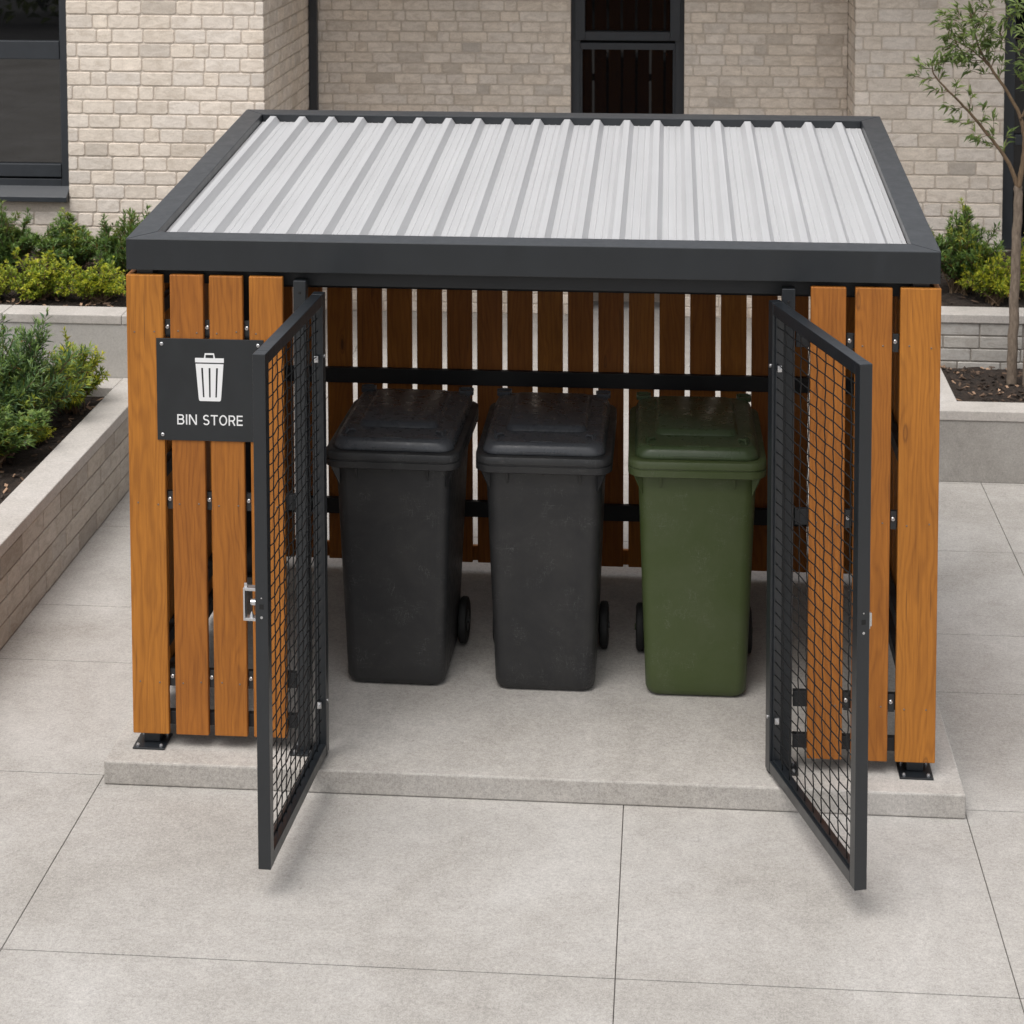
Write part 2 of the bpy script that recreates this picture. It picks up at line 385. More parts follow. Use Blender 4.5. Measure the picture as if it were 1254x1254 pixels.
# ribbed sheet
prof = []
x = xl+w+.002; xe = xr-w-.002
H = .029; tw = .014; bw = .034
ribs = [.05+.1448*k for k in range(-11,11)]
prof.append((x, 0))
for c in ribs:
    if c-bw < x or c+bw > xe: continue
    prof += [(c-bw,0),(c-tw,H),(c+tw,H),(c+bw,0)]
    for q in (.058,.087): pass
prof.append((xe, 0))
full = []
for i, p in enumerate(prof):
    full.append(p)
    if i+1 < len(prof) and p[1] == 0 and prof[i+1][1] == 0 and prof[i+1][0]-p[0] > .05:
        mid = (p[0]+prof[i+1][0])/2
        for d in (-.016,.016): full += [(mid+d-.004,0),(mid+d,.0025),(mid+d+.004,0)]
b = MB(); ya, ye = yf+w+.004, yb-w-.006; n = len(full); zp = lambda y: tz(y)-.036
b.v = [(px,ya,zp(ya)+pz) for px,pz in full] + [(px,ye,zp(ye)+pz) for px,pz in full]
for i in range(n-1): b.face([i,i+1,n+i+1,n+i])
sh = b.build('roof_sheet', M_sheet, shelter, at=(0,ya,zp(ya)))
so = sh.modifiers.new('thick','SOLIDIFY'); so.thickness = .0015; so.offset = -1
b = MB(); b.box(xl+w,xr-w,.9,.95,tz(.9)-.115,tz(.9)-.06); b.build('purlin', M_rail, shelter, at=(0,.92,2.1), bevel=.002)

# doors
def door(px, py, ang, side, wd, z0, z1, seed, wav):
    """local x along the leaf, thickness on local y (side -1 or +1), z up; origin on the hinge line."""
    t = .045; ya, yb_ = (-t,0) if side < 0 else (0,t)
    b = MB(); h = z1-z0
    b.box(0,t,ya,yb_,0,h); b.box(wd-t,wd,ya,yb_,0,h)
    b.box(t+.0005,wd-t-.0005,ya+.0008,yb_-.0008,h-t,h-.0005); b.box(t+.0005,wd-t-.0005,ya+.0008,yb_-.0008,.0005,t)
    d = b.build('door', M_dark, shelter, world=False, bevel=.0025)
    d.location = Vector((px,py,z0)) - WL[shelter.name]; d.rotation_euler.z = ang
    WL[d.name] = Vector((0,0,0))
    rr = random.Random(seed); b = MB(); ym = (ya+yb_)/2; sp = .047; spx = .060 if side < 0 else .072
    nx = int((wd-2*t)/spx); nz = int((h-2*t)/sp); sx = (wd-2*t)/nx; sz = (h-2*t)/nz; r = .0024
    for i in range(1,nx):
        x = t+i*sx; pts = [(x + wav*math.sin(i*1.7+k*math.pi)*(1 if k%2 else .3), ym+.0016*(1 if (i+k)%2 else -1), t-.004+k*sz) for k in range(nz+1)]
        pts[-1] = (x,ym,h-t+.004); b.tube(pts, r, 5)
    for k in range(1,nz):
        z = t+k*sz; pts = [(t-.004+i*sx*(1+.008/(wd-2*t)), ym-.0016*(1 if (i+k)%2 else -1), z+wav*(1 if i%2 else -1)) for i in range(nx+1)]
        b.tube(pts, r, 5)
    b.build('mesh_panel', M_wire, d, world=False, smooth=True)
    # flat bars that clamp the mesh
    b = MB(); e_ = .0015
    for (xa,xb,za,zb_) in ((t,t+.010,t,h-t),(wd-t-.010,wd-t,t,h-t),(t+.010,wd-t-.010,t,t+.010),(t+.010,wd-t-.010,h-t-.010,h-t)): b.box(xa+e_,xb-e_,ym-.011,ym-.006,za+e_,zb_-e_)
    b.build('mesh_clamp', M_dark, d, world=False)
    # hinges
    for zz in (h*.865,h*.115):
        b = MB(); yo = -.026 if side < 0 else .026
        b.cyl((-.012,yo,zz-.05),(0,0,1),.009,.1,12); 
        b.box(-.012,.002,min(yo,yo-.006),max(yo,yo-.006),zz-.03,zz+.03)
        b.build('hinge', M_dark, d, world=False, bevel=.001)
        b = MB(); b.box(t+.014,t+.022,ym-.008,ym+.008,zz-.014,zz+.010); b.cyl((t+.001,ym,zz),(1,0,0),.0035,.034,8); b.build('mesh_clip', M_zinc, d, world=False, bevel=.001)
        yb2 = yb_ if side < 0 else ya; s2 = 1 if side < 0 else -1
        b = MB(); b.cyl((t*.5,yb2,zz),(0,s2,0),.0075,.003,12); b.cyl((t*.5,yb2+s2*.003,zz),(0,s2,0),.003,.0004,6,)
        b.build('bolt', M_zinc, d, world=False)
    b = MB(); b.box(-.002,t*.6,ya+.006,yb_-.006,-.013,-.0005); b.build('bottom_pivot', M_rail, d, world=False)
    # latch on the free stile
    zc = h*.515
    if side < 0:
        b = MB(); y1 = ya; dx = wd-.030
        b.box(dx-.012,dx+.018,y1-.046,y1-.040,zc-.058,zc+.058); b.box(dx-.012,dx+.018,y1-.040,y1-.0005,zc+.048,zc+.058)
        b.box(dx-.012,dx+.018,y1-.040,y1-.0005,zc-.058,zc-.048); b.cyl((dx+.003,y1,zc+.004),(0,-1,0),.011,.022,14)
        b.box(dx+.004,dx+.010,y1-.044,y1-.034,zc+.058,zc+.072); b.cyl((dx+.003,y1-.02,zc-.048),(0,0,1),.009,.018,8,0,.003)
        b.build('latch', M_zinc, d, world=False, bevel=.001)
    else:
        b = MB(); y1 = yb_; dx = wd-.025
        b.box(dx-.02,dx+.02,y1+.0003,y1+.004,zc-.028,zc+.028); b.prism([(dx-.008,y1+.004),(dx+.008,y1+.004),(dx+.005,y1+.016),(dx-.005,y1+.016)],zc-.026,zc+.020)
        b.build('latch', M_zinc, d, world=False, bevel=.001)
    b = MB(); b.box(wd+.0002,wd+.0008,ym-.0075,ym+.0075,zc-.009,zc+.008); b.build('keyhole', M_hole, d, world=False)
    b = MB(); b.cyl((wd,ym,zc-.038),(1,0,0),.0048,.0018,10); b.cyl((wd,ym,zc+.03),(1,0,0),.0026,.0012,8); b.build('screw', M_zinc, d, world=False)
    return d
d1 = door(-.7725,YF,R(-90)-.0573,-1,.868,.112,1.932,1,.0035)
d2 = door(.9205,YF,R(-90)+.3023,1,.876,.112,1.932,2,.0008)

# ------------------------------------------------------------------ sign
SX, SZ, SY = -1.2265, 1.5365, YF-.0006
sign = empty('wall_sign', (SX,SY,1.335), 'dark grey square BIN STORE sign with white bin symbol screwed to the left slats', 'sign')
b = MB(); b.box(SX-.2115,SX+.2115,SY-.0045,SY,1.335,1.738); b.build('sign_panel', M_sign, sign, at=(SX,SY,1.335), bevel=.0012)
yt = SY-.0046
def flat(mb, pts, d=.0009):
    n = len(pts); vs = [(x,yt-d,z) for x,z in pts] + [(x,yt,z) for x,z in pts]
    mb.add(vs, [tuple(range(n)), tuple(range(2*n-1,n-1,-1))] + [(i,n+i,n+(i+1)%n,(i+1)%n) for i in range(n)])
b = MB(); cx = -1.2280
S = .423/131                                    # metres per reference pixel on the sign
P = lambda x, z: (cx + x*S, 1.4935 + z*S)
# tapered can with three slots: built as vertical staves and two end bands
zt_, zb_ = 45.5, 0.0
hw = lambda z: 13.4 + (17.0-13.4)*z/45.5
def band(u0,u1,z0,z1): flat(b, [P(u0*hw(z0),z0),P(u1*hw(z0),z0),P(u1*hw(z1),z1),P(u0*hw(z1),z1)])
sl = [(-.62,-.48),(-.07,.07),(.48,.62)]
flat(b, [P(-12.0,0),P(12.0,0),P(13.2,1.0),P(hw(4.6),4.6),P(-hw(4.6),4.6),P(-13.2,1.0)]); band(-1,1,40.5,45.5)
us = [-1] + [q for s_ in sl for q in s_] + [1]
for i in range(0,8,2): band(us[i],us[i+1],4.6,40.5)
flat(b, [P(-17.6,47.2),P(17.6,47.2),P(17.6,52.6),P(-17.6,52.6)])
flat(b, [P(-6.8,52.6),P(-4.8,52.6),P(-4.6,56.6),P(-5.6,58.6)]); flat(b, [P(4.8,52.6),P(6.8,52.6),P(5.6,58.6),P(4.6,56.6)]); flat(b, [P(-4.6,56.6),P(4.6,56.6),P(5.6,58.6),P(-5.6,58.6)])
b.build('pictogram', M_white, sign, at=(cx,yt,1.49))
CAP = .0405; SW = .0050
def stroke(mb, pts, w=SW, dd=.0009):
    n = len(pts); L = []; Rr_ = []
    for i in range(n):
        p = Vector(pts[i]); d0 = (p-Vector(pts[i-1])).normalized() if i else None; d1 = (Vector(pts[i+1])-p).normalized() if i+1 < n else None
        d_ = ((d0 or d1)+(d1 or d0)).normalized(); nn = Vector((-d_.y,d_.x)); k = 1/max(.5,(nn.dot(Vector((-(d1 or d0).y,(d1 or d0).x)))))
        L.append(p+nn*w/2*k); Rr_.append(p-nn*w/2*k)
    for i in range(n-1): flat(mb, [tuple(Rr_[i]),tuple(Rr_[i+1]),tuple(L[i+1]),tuple(L[i])], dd)
def arc(cx, cz, rx, rz, a0, a1, n=10): return [(cx+rx*math.cos(R(a0+(a1-a0)*i/n)), cz+rz*math.sin(R(a0+(a1-a0)*i/n))) for i in range(n+1)]
def glyph(ch):
    h = 1.0; q = .069                                   # half a stroke, in cap heights
    if ch == 'I': return .14, [[(.07,0),(.07,1)]]
    if ch == 'T': return .66, [[(0,1-q),(.66,1-q)],[(.33,0),(.33,1-2*q)]]
    if ch == 'E': return .56, [[(q,0),(q,1)],[(2*q,1-q),(.56,1-q)],[(2*q,.515),(.53,.515)],[(2*q,q),(.56,q)]]
    if ch == 'N': return .70, [[(q,0),(q,1)],[(.70-q,0),(.70-q,1)],[(.10,.97),(.60,.03)]]
    if ch == 'B': return .62, [[(q,0),(q,1)],[(2*q,1-q),(.36,1-q)]+arc(.36,.74,.17,.74-.5-.0+(-.05)+0.0,90,-90)[1:-1]+[(.36,.52),(2*q,.52)],[(.36,.52)]+arc(.37,.295,.19,.226,90,-90)+[(2*q,q)]]
    if ch == 'R': return .64, [[(q,0),(q,1)],[(2*q,1-q),(.37,1-q)]+arc(.37,.695,.19,.236,90,-90)[1:-1]+[(.37,.46),(2*q,.46)],[(.36,.45),(.58,0)]]
    if ch == 'O': return .76, [arc(.38,.5,.31,.445,0,360,28)]
    if ch == 'S': return .62, [arc(.31,.735,.225,.205,25,200,12)+arc(.31,.275,.245,.215,62,-155,16)] if 0 else [arc(.31,.725,.225,.215,28,262,14)[:-1]+arc(.31,.28,.24,.225,82,-155,16)]
    return .26, []
def word(mb, txt, x_mid, z0, width):
    gap = .115; W = sum(glyph(c)[0] for c in txt)+gap*(len(txt)-1); k = width/W; x = x_mid-width/2
    for c in txt:
        wd_, ss = glyph(c)
        for q_, st_ in enumerate(ss): stroke(mb, [(x+px*k, z0+pz*CAP) for px,pz in st_], SW, .0009+.00015*q_)
        x += (wd_+gap)*k
for txt, xm, wd in (('BIN',-1.3195,.079),('STORE',-1.1785,.157)):
    b = MB(); word(b, txt, xm, 1.3985, wd); b.build('lettering', M_white, sign, at=(xm,yt,1.3985))
for sx in (-1,1):
    for sz in (1.357,1.716): screw(sign, (SX+sx*.19,yt,sz), .0072, .0035)

# ------------------------------------------------------------------ wheelie bins
def rr(hx, y0, y1, r, z, n=5):
    pts = []; r = min(r, hx*.98, (y1-y0)/2*.98)
    for (cx,cy,a0) in ((hx-r,y1-r,0),(-hx+r,y1-r,90),(-hx+r,y0+r,180),(hx-r,y0+r,270)):
        for i in range(n+1):
            a = R(a0+90*i/n); pts.append((cx+r*math.cos(a), cy+r*math.sin(a), z))
    return pts
def wheelie_bin(x, y, rz, mb_, ml, label, group=None):
    root = empty('wheelie_bin', (x,y,ZS), label, 'wheelie bin', group); root.rotation_euler.z = rz; WL[root.name] = Vector((0,0,0))
    b = MB()
    bd = lambda t, ins=0: (.208+(.243-.208)*t-ins, -.33-.05*t+ins, .17+.15*t-ins)
    rings = [rr(*bd(0,.03),.03,0.001)]
    for z, ins in ((.006,.014),(.016,.005),(.034,0),(.10,0),(.3,0),(.5,0),(.7,0),(.93,0),(.966,-.001)):
        rings.append(rr(*bd(z/.966,ins),.050,z))
    b.loft(rings, True, False)
    rim = []
    for (o,z) in ((0,.962),(.034,.962),(.040,.966),(.0405,.992),(.036,.9945),(.036,.9985),(.0405,1.001),(.040,1.026),(.035,1.031),(-.004,1.031),(-.004,.99)):
        rim.append(rr(.243+o,-.38-o,.32+o*.5,.052+o*.4,z))
    b.loft(rim, False, False)
    # gussets under the rim
    def gus(p, d, w_, h_):
        p = Vector(p); d = Vector(d); s_ = Vector((-d.y,d.x,0)).normalized()*.0045
        dn = Vector((0,0,-h_)); q = [p-d*.01, p+d*w_, p-d*.01+dn]
        b.add([*(a-s_ for a in q), *(a+s_ for a in q)], [(0,1,2),(5,4,3),(0,3,4,1),(1,4,5,2),(2,5,3,0)])
    for gx in (-.15,-.0,.15): gus((gx,-.3795,.962),(0,-1,0),.026 if gx else .012,.07 if gx else .035)
    for sx in (-1,1):
        gus((sx*.234,-.37,.962),(sx*.8,-.6,0),.03,.085)
        for gy in (-.2,0,.2): gus((sx*.2425,gy,.962),(sx,0,0),.032,.07)
    b.build('body', mb_, root, world=False, smooth=50)
    b = MB()
    L = lambda o, z, r=.06: rr(.256-o,-.393+o,.335-o,r,z)
    lid = [L(.012,1.033),L(.001,1.0335),L(0,1.037),L(.001,1.045),L(.010,1.066),L(.020,1.076),L(.030,1.079,.05)]
    b.loft(lid, True, False)
    a0 = L(.030,1.079,.05)
    def ring(hx,y0,y1,r,z): return rr(hx,y0,y1,r,z)
    b.loft([a0, ring(.178,-.235,.262,.04,1.0805), ring(.173,-.229,.258,.038,1.0815), ring(.163,-.217,.25,.034,1.099), ring(.157,-.21,.245,.03,1.102)], False, True)
    # finger grips by the front corners, ridge at the front edge
    for sx in (-1,1):
        b.tube([(sx*.205,-.325,1.077),(sx*.200,-.30,1.088),(sx*.178,-.288,1.088),(sx*.170,-.283,1.078)],[.006,.0065,.0065,.005],6)
        b.tube([(sx*.212,-.30,1.077),(sx*.208,-.27,1.087),(sx*.206,-.25,1.078)],[.005,.006,.005],6)
    b.box(-.055,.045,-.360,-.352,1.0765,1.0815); b.box(-.10,.10,-.3955,-.390,1.040,1.046)
    b.build('lid', ml, root, world=False, smooth=38)
    for sx in (-1,1):
        b = MB(); b.cyl((sx*.222-.032,.325,1.075),(1,0,0),.017,.064,12); b.cyl((sx*.222-.02,.325,1.075),(1,0,0),.020,.04,12)
        b.box(sx*.222-.026,sx*.222+.026,.285,.325,1.068,1.088)
        b.build('hinge', ml, root, world=False, smooth=40)
    b = MB(); b.tube([(-.2,.36,1.0),(-.2,.40,1.015),(.2,.40,1.015),(.2,.36,1.0)],.014,8); b.build('handle', mb_, root, world=False, smooth=True)
    b = MB(); b.cyl((-.245,.13,.1),(1,0,0),.011,.49,10); b.build('axle', M_zinc, root, world=False)
    for sx in (-1,1):
        b = MB(); n = 28; rings = []
        for (r_,xx) in ((.05,.216),(.082,.214),(.096,.219),(.1,.226),(.1,.242),(.096,.249),(.082,.253),(.055,.247)):
            rings.append([(sx*xx,.13+r_*math.cos(2*math.pi*k/n),.1+.001+r_*math.sin(2*math.pi*k/n)) for k in range(n)])
        b.loft(rings); wh = b.build('wheel', M_rubber, root, world=False, smooth=40)
        b = MB(); b.cyl((sx*.242,.13,.1),(sx,0,0),.045,.010,18); b.cyl((sx*.252,.13,.1),(sx,0,0),.014,.006,12); b.build('hub', mb_, wh, world=False, smooth=40)
    return root
wheelie_bin(-.592,.882,R(-1.2),M_bin,M_binlid,'black wheelie bin closest to the BIN STORE sign, at the left of the row')
wheelie_bin(.032,.876,0,M_bin,M_binlid,'black wheelie bin in the middle, standing directly beside the green bin')
wheelie_bin(.660,.870,R(.6),M_green,M_greenlid,'olive green wheelie bin standing beside the right mesh door')

# ------------------------------------------------------------------ planters
def blockwall(mb, org, u, nrm, length, z0, z1, ch, lens, seed, mat, tint, joint=.009, dep=.006, cut=.010, jit=.0015):
    """courses of chamfered blocks standing dep proud of the plane through org."""
    rg = random.Random(seed); org = Vector(org); u = Vector(u); nrm = Vector(nrm); up = Vector((0,0,1))
    z = z0; row = 0
    while z + ch <= z1 + .002:
        x = -rg.choice(lens)*rg.random()*.9
        while x < length:
            L = rg.choice(lens); a, c = max(x,0)+joint/2, min(x+L,length)-joint/2
            if x <= 0: a = 0.0005
            if x+L >= length: c = length-.0005
            x += L
            if c-a < .02: continue
            za, zc = z+joint/2, z+ch-joint/2
            d = dep + rg.uniform(-jit,jit)
            t = tint(rg)
            k = min(cut,(c-a)*.3)
            oct_ = [(a+k,za),(c-k,za),(c,za+k*.8),(c,zc-k*.8),(c-k,zc),(a+k,zc),(a,zc-k*.8),(a,za+k*.8)]
            i_ = .0038
            cxm, czm = (a+c)/2, (za+zc)/2
            jx = [rg.uniform(-.0012,.0012) for _ in range(16)]
            inn = [(p[0]+(i_ if p[0]<cxm else -i_)+jx[2*q], p[1]+(i_ if p[1]<czm else -i_)+jx[2*q+1]) for q,p in enumerate(oct_)]
            f = lambda p, h: tuple(org + u*p[0] + up*(p[1]-org.z) + nrm*h)
            vs = [f(p,0) for p in oct_] + [f(p,d*.6) for p in oct_] + [f(p,d) for p in inn]
            fs = [tuple(range(16,24))]
            for s_ in (0,8): fs += [(s_+i,s_+(i+1)%8,s_+8+(i+1)%8,s_+8+i) for i in range(8)]
            if u.cross(up).dot(nrm) < 0: fs = [q[::-1] for q in fs]
            mb.add(vs, fs, mat, t)
        z += ch; row += 1
def tint_plain(a, bvar):
    def f(rg):
        v = 1+rg.gauss(0,a)
        if rg.random() < bvar: v *= rg.uniform(.74,.9)
        h = rg.uniform(-.012,.018)
        return (v*(1+h), v, v*(1-h*1.5))
    return f
def soil(parent, x0,x1,y0,y1,z, chips, seed):
    rg = random.Random(seed); b = MB(); nx = max(6,int((x1-x0)/.05)); ny = max(6,int((y1-y0)/.05))
    for j in range(ny+1):
        for i in range(nx+1):
            b.v.append((x0+(x1-x0)*i/nx, y0+(y1-y0)*j/ny, z+rg.uniform(-.012,.012)))
    for j in range(ny):
        for i in range(nx): b.face([j*(nx+1)+i,j*(nx+1)+i+1,(j+1)*(nx+1)+i+1,(j+1)*(nx+1)+i])
    o = b.build('soil', M_soil, parent, at=(x0,y0,z), smooth=True)
    b = MB()
    for _ in range(chips):
        p = Vector((rg.uniform(max(x0,x1-1.2)+.02 if x1 < 0 else x0+.02,x1-.02), rg.uniform(y0+.02,y1-.02), z+rg.uniform(.0,.014)))
        l, w_, t = rg.uniform(.010,.026), rg.uniform(.005,.011), rg.uniform(.0015,.003)
        m = Matrix.Rotation(rg.uniform(0,6.28),3,'Z') @ Matrix.Rotation(rg.gauss(0,.45),3,'X') @ Matrix.Rotation(rg.gauss(0,.35),3,'Y')
        q = [(-l,-w_*.6),(l*.7,-w_),(l,w_*.5),(-l*.6,w_)]
        vs = [p + m @ Vector((a,c,-t)) for a,c in q] + [p + m @ Vector((a,c,t)) for a,c in q]
        c = rg.random(); col = (.03,.02,.014) if c < .5 else ((.10,.062,.04) if c < .80 else (.36,.23,.15))
        v = rg.uniform(.7,1.25)
        b.add(vs, [(3,2,1,0),(4,5,6,7),(0,1,5,4),(1,2,6,5),(2,3,7,6),(3,0,4,7)], 0, tuple(k*v for k in col))
    if chips: tag(b.build('bark_mulch', M_chip, parent, at=(x0,y0,z)), kind='stuff')
    return o
# low planter on the left: block face towards the shelter
LPx, LPi, LPz = -2.455, -2.633, .485
p1 = empty('planter', (LPx,1.2,0), 'long low planter of pale blocks with broad coping along the left of the shelter', 'planter')
b = MB(); b.box(LPi,LPx-.006,-1.6,3.35,0,.425)
blockwall(b,(LPx-.006,-1.6,0),(0,1,0),(1,0,0),5.14,.003,.425,.1055,(.30,.26,.34,.18,.22),11,1,tint_plain(.05,.1),.008,.006,.004)
b.box(-5.4,LPi-.001,-1.6,-1.45,0,.42); b.box(-5.4,LPi-.0005,3.352,3.535,0,.425)
b.build('wall', [M_blockm,M_block], p1, at=(LPx,1,0))
b = MB()
y = -1.61
for y2 in (-.4,.85,2.1,3.54):
    b.box(LPi,LPx+.004,y+.0015,y2-.0015,.4255,LPz); y = y2
x = -5.4
for x2 in (-4.2,-3.3,LPi):
    b.box(x+.0015,x2-.0015,3.345,3.535,.4255,LPz-.001); x = x2
b.build('coping', M_cope, p1, at=(LPx,1,.4255), bevel=.005)
soil(p1,-5.3,LPi,-1.45,3.35,.425,1500,5)
# taller planter behind it
p2 = empty('planter', (-3.5,3.55,0), 'tall planter with a smooth cast concrete front under the left brick pier', 'planter')
b = MB(); b.box(-5.4,LPx,3.541,3.72,0,.80); b.box(LPx-.18,LPx,3.722,5.30,0,.80); b.build('wall', M_cast, p2, at=(-3.5,3.54,0), bevel=.004)
b = MB(); x = -5.4
for x2 in (-4.3,-3.35,LPx-.18): b.box(x+.0015,x2-.0015,3.534,3.728,.8005,.856); x = x2
b.box(LPx-.18,LPx+.006,3.534,5.30,.8005,.8565)
b.build('coping', M_cope, p2, at=(-3.5,3.54,.8), bevel=.006)
soil(p2,-5.3,LPx-.18,3.72,5.32,.815,700,6)
# right lower planter
p3 = empty('planter', (2.5,3.52,0), 'low cast concrete planter with mulch and two thin tree trunks at the right', 'planter')
b = MB(); b.box(2.0,6.2,3.521,3.69,0,.355); b.box(2.0,2.185,3.692,4.48,0,.355); b.build('wall', M_cast2, p3, at=(2.5,3.52,0), bevel=.004)
b = MB(); x = 2.0
for x2 in (3.3,4.8,6.2): b.box(x+(.0015 if x>2 else -.005),x2-.0015,3.515,3.697,.3555,.413); x = x2
b.box(1.995,2.190,3.6985,4.49,.3555,.4128)
b.build('coping', M_cope, p3, at=(2.5,3.52,.355), bevel=.005)
soil(p3,2.185,6.2,3.69,4.5,.378,1700,7)
# right upper planter
p4 = empty('planter', (2.5,4.5,0), 'raised grey block planter holding green shrubs under the right brick pier', 'planter')
b = MB(); b.box(1.86,6.2,4.506,4.675,0,.655); b.box(1.86,2.03,4.677,6.40,0,.655)
blockwall(b,(1.86,4.506,.36),(1,0,0),(0,-1,0),4.34,.335,.655,.080,(.22,.30,.16,.40,.26),21,1,tint_plain(.06,.15),.008,.008,.005,.002)
b.build('wall', [M_blockm,M_block2], p4, at=(2.5,4.5,0))
b = MB(); x = 1.85
for x2 in (3.1,4.6,6.2): b.box(x+.0015,x2-.0015,4.487,4.682,.6555,.711); x = x2
b.box(1.85,2.035,4.6835,6.40,.6555,.7105)
b.build('coping', M_cope, p4, at=(2.5,4.5,.655), bevel=.006)
soil(p4,2.03,6.2,4.675,6.41,.675,500,8)

# ------------------------------------------------------------------ building
bl = empty('brick_building', (0,7.2,0), 'pale brick building with dark framed windows and projecting piers behind the shelter', 'building')
HB = 3.45; yL, yR, yC = 5.327, 6.418, 6.979; xL0, xL1, xR0, xR1 = -3.514, -2.163, 1.852, 2.895
tb = tint_plain(.035,.10)
blen = (.215,.215,.215,.215,.105,.24,.16); blen2 = (.19,.19,.19,.145,.095,.21)
def wall(nm, boxes, runs, at):
    b = MB()
    for q in boxes: b.box(*q)
    for (org,u,n,L,z0,z1,ch,ln,sd) in runs: blockwall(b,org,u,n,L,z0,z1,ch,ln,sd,1,tb,.010,.0065,.0095)
    return b.build(nm, [M_mortar,M_brick], bl, at=at)
d = .0065
wall('left_pier', [(xL0,xL1-d,yL+d,7.4,0,HB)], [((xL0,yL+d,0),(1,0,0),(0,-1,0),xL1-xL0,.015,HB,.0965,blen,31), ((xL1-d,yL+d,0),(0,1,0),(1,0,0),yC-yL-d,.015,HB,.0965,(.215,.105,.215),32)], (xL0,yL,0))
wall('wall_under_window', [(-7.0,xL0-.0005,yL+.028,7.4,0,1.15)], [((-7.0,yL+.028,0),(1,0,0),(0,-1,0),7.0+xL0,.015,1.15,.0965,blen,33)], (-5,yL,0))
wall('wall_over_window', [(-7.0,xL0-.0005,yL+.028,7.4,3.0,HB)], [((-7.0,yL+.028,0),(1,0,0),(0,-1,0),7.0+xL0,3.0,HB,.0965,blen,34)], (-5,yL,3))
WX0, WX1 = -.194, .651
wall('recessed_wall', [(xL1+.001,WX0,yC+d,7.4,0,HB)], [((xL1,yC+d,0),(1,0,0),(0,-1,0),WX0-xL1,.0,HB,.0793,blen2,35)], (-1,yC,0))
wall('recessed_wall', [(WX1,xR0-.001,yC+d,7.4,0,HB)], [((WX1,yC+d,0),(1,0,0),(0,-1,0),xR0-WX1,.0,HB,.0793,blen2,36)], (1,yC,0))
wall('wall_over_window', [(WX0+.001,WX1-.001,yC+d,7.4,3.0,HB)], [((WX0,yC+d,0),(1,0,0),(0,-1,0),WX1-WX0,3.0,HB,.0793,blen2,37)], (0,yC,3))
wall('right_pier', [(xR0+d,xR1,yR+d,7.4,0,HB)], [((xR0,yR+d,0),(1,0,0),(0,-1,0),xR1-xR0,.02,HB,.0988,(.24,.24,.13,.19,.28),38), ((xR0+d,yC,0),(0,-1,0),(-1,0,0),yC-yR-d,.02,HB,.0988,(.2,.1),39)], (xR0,yR,0))
wall('wall_over_window', [(xR1+.001,7.0,yR+.03,7.4,3.0,HB)], [((xR1,yR+.03,0),(1,0,0),(0,-1,0),4.1,3.0,HB,.0988,blen,40)], (5,yR,3))
wall('wall_under_window', [(xR1+.001,7.0,yR+.03,7.4,0,.655)], [((xR1,yR+.03,0),(1,0,0),(0,-1,0),4.1,.02,.655,.0988,blen,41)], (5,yR,0))
b = MB(); b.box(-7,7,7.41,12,0,HB-.01); b.box(-7.05,7.05,5.2,12.05,HB+.002,HB+.12); b.build('roof', M_mortar, bl, at=(0,9,HB))
def window(nm_at, x0,x1,z0,z1, yfr, bars, panes, sill=None, fw=.07):
    """frame pieces butt end to end; panes sit .03 behind the frame face; bars = list of (x0,x1,z0,z1,proud)."""
    fr = MB(); 
    fr.box(x0,x0+fw,yfr,yfr+.07,z0,z1); fr.box(x1-fw,x1,yfr,yfr+.07,z0,z1)
    fr.box(x0+fw,x1-fw,yfr+.001,yfr+.07,z0,z0+fw); fr.box(x0+fw,x1-fw,yfr+.001,yfr+.07,z1-fw,z1)
    for (a,c,e0,e1,pr) in bars: fr.box(a,c,yfr-pr,yfr+.066,e0,e1)
    f = fr.build('window', M_frame, bl, at=(x0,yfr,z0), bevel=.004)
    for (a,c,e0,e1) in panes:
        p = MB(); p.box(a,c,yfr+.032,yfr+.042,e0,e1); p.build('pane', M_glass2 if x0 < -3 else M_glass, f, at=(a,yfr,e0))
    p = MB(); p.box(x0+.02,x1-.02,yfr+.072,yfr+.08,z0+.02,z1-.02); p.build('dark_room_backing', M_hole, f, at=(x0,yfr+.07,z0))  # black sheet added to stand for the unlit room behind the panes
    if sill:
        a,c,e0,e1,py = sill; s_ = MB()
        s_.add([(a,yfr-py,e0),(c,yfr-py,e0),(c,yfr+.03,e0),(a,yfr+.03,e0),(a,yfr-py,e0+.034),(c,yfr-py,e0+.034),(c,yfr-.001,e1),(a,yfr-.001,e1)],
               [(3,2,1,0),(4,5,6,7),(0,1,5,4),(1,2,6,5),(2,3,7,6),(3,0,4,7)])
        s_.build('sill', M_frame, f, at=(a,yfr-py,e0), bevel=.003)
    return f
yw = yL+.034
# left window: two lights over each other, repeated to the left beyond the frame
window(0,-7.0,xL0-.002,1.24,2.999,yw,[(-6.94,xL0-.0605,2.118,2.242,.008),(-5.3,-5.18,1.405,2.117,.004),(-5.3,-5.18,2.243,2.93,.004),(-6.94,xL0-.0605,1.312,1.40,.006)],
       [(-6.9,-5.305,1.402,2.116),(-5.175,xL0-.03,1.402,2.116),(-6.9,-5.305,2.244,2.96),(-5.175,xL0-.03,2.244,2.96)], (-7.0,xL0-.0015,1.155,1.252,.085), .058)
yw2 = yC+.05
window(0,WX0,WX1,.25,2.999,yw2,[(WX0+.0685,WX1-.0685,2.010,2.060,.002),(WX0+.030,WX0+.105,2.081,2.95,.022),(WX1-.105,WX1-.030,2.081,2.95,.022),(WX0+.1055,WX1-.1055,2.081,2.146,.021),(WX0+.0685,WX0+.085,.33,2.0095,.002),(WX1-.085,WX1-.0685,.33,2.0095,.002)],
       [(WX0+.087,WX1-.087,.33,2.008),(WX0+.107,WX1-.107,2.148,2.93)], None, .068)
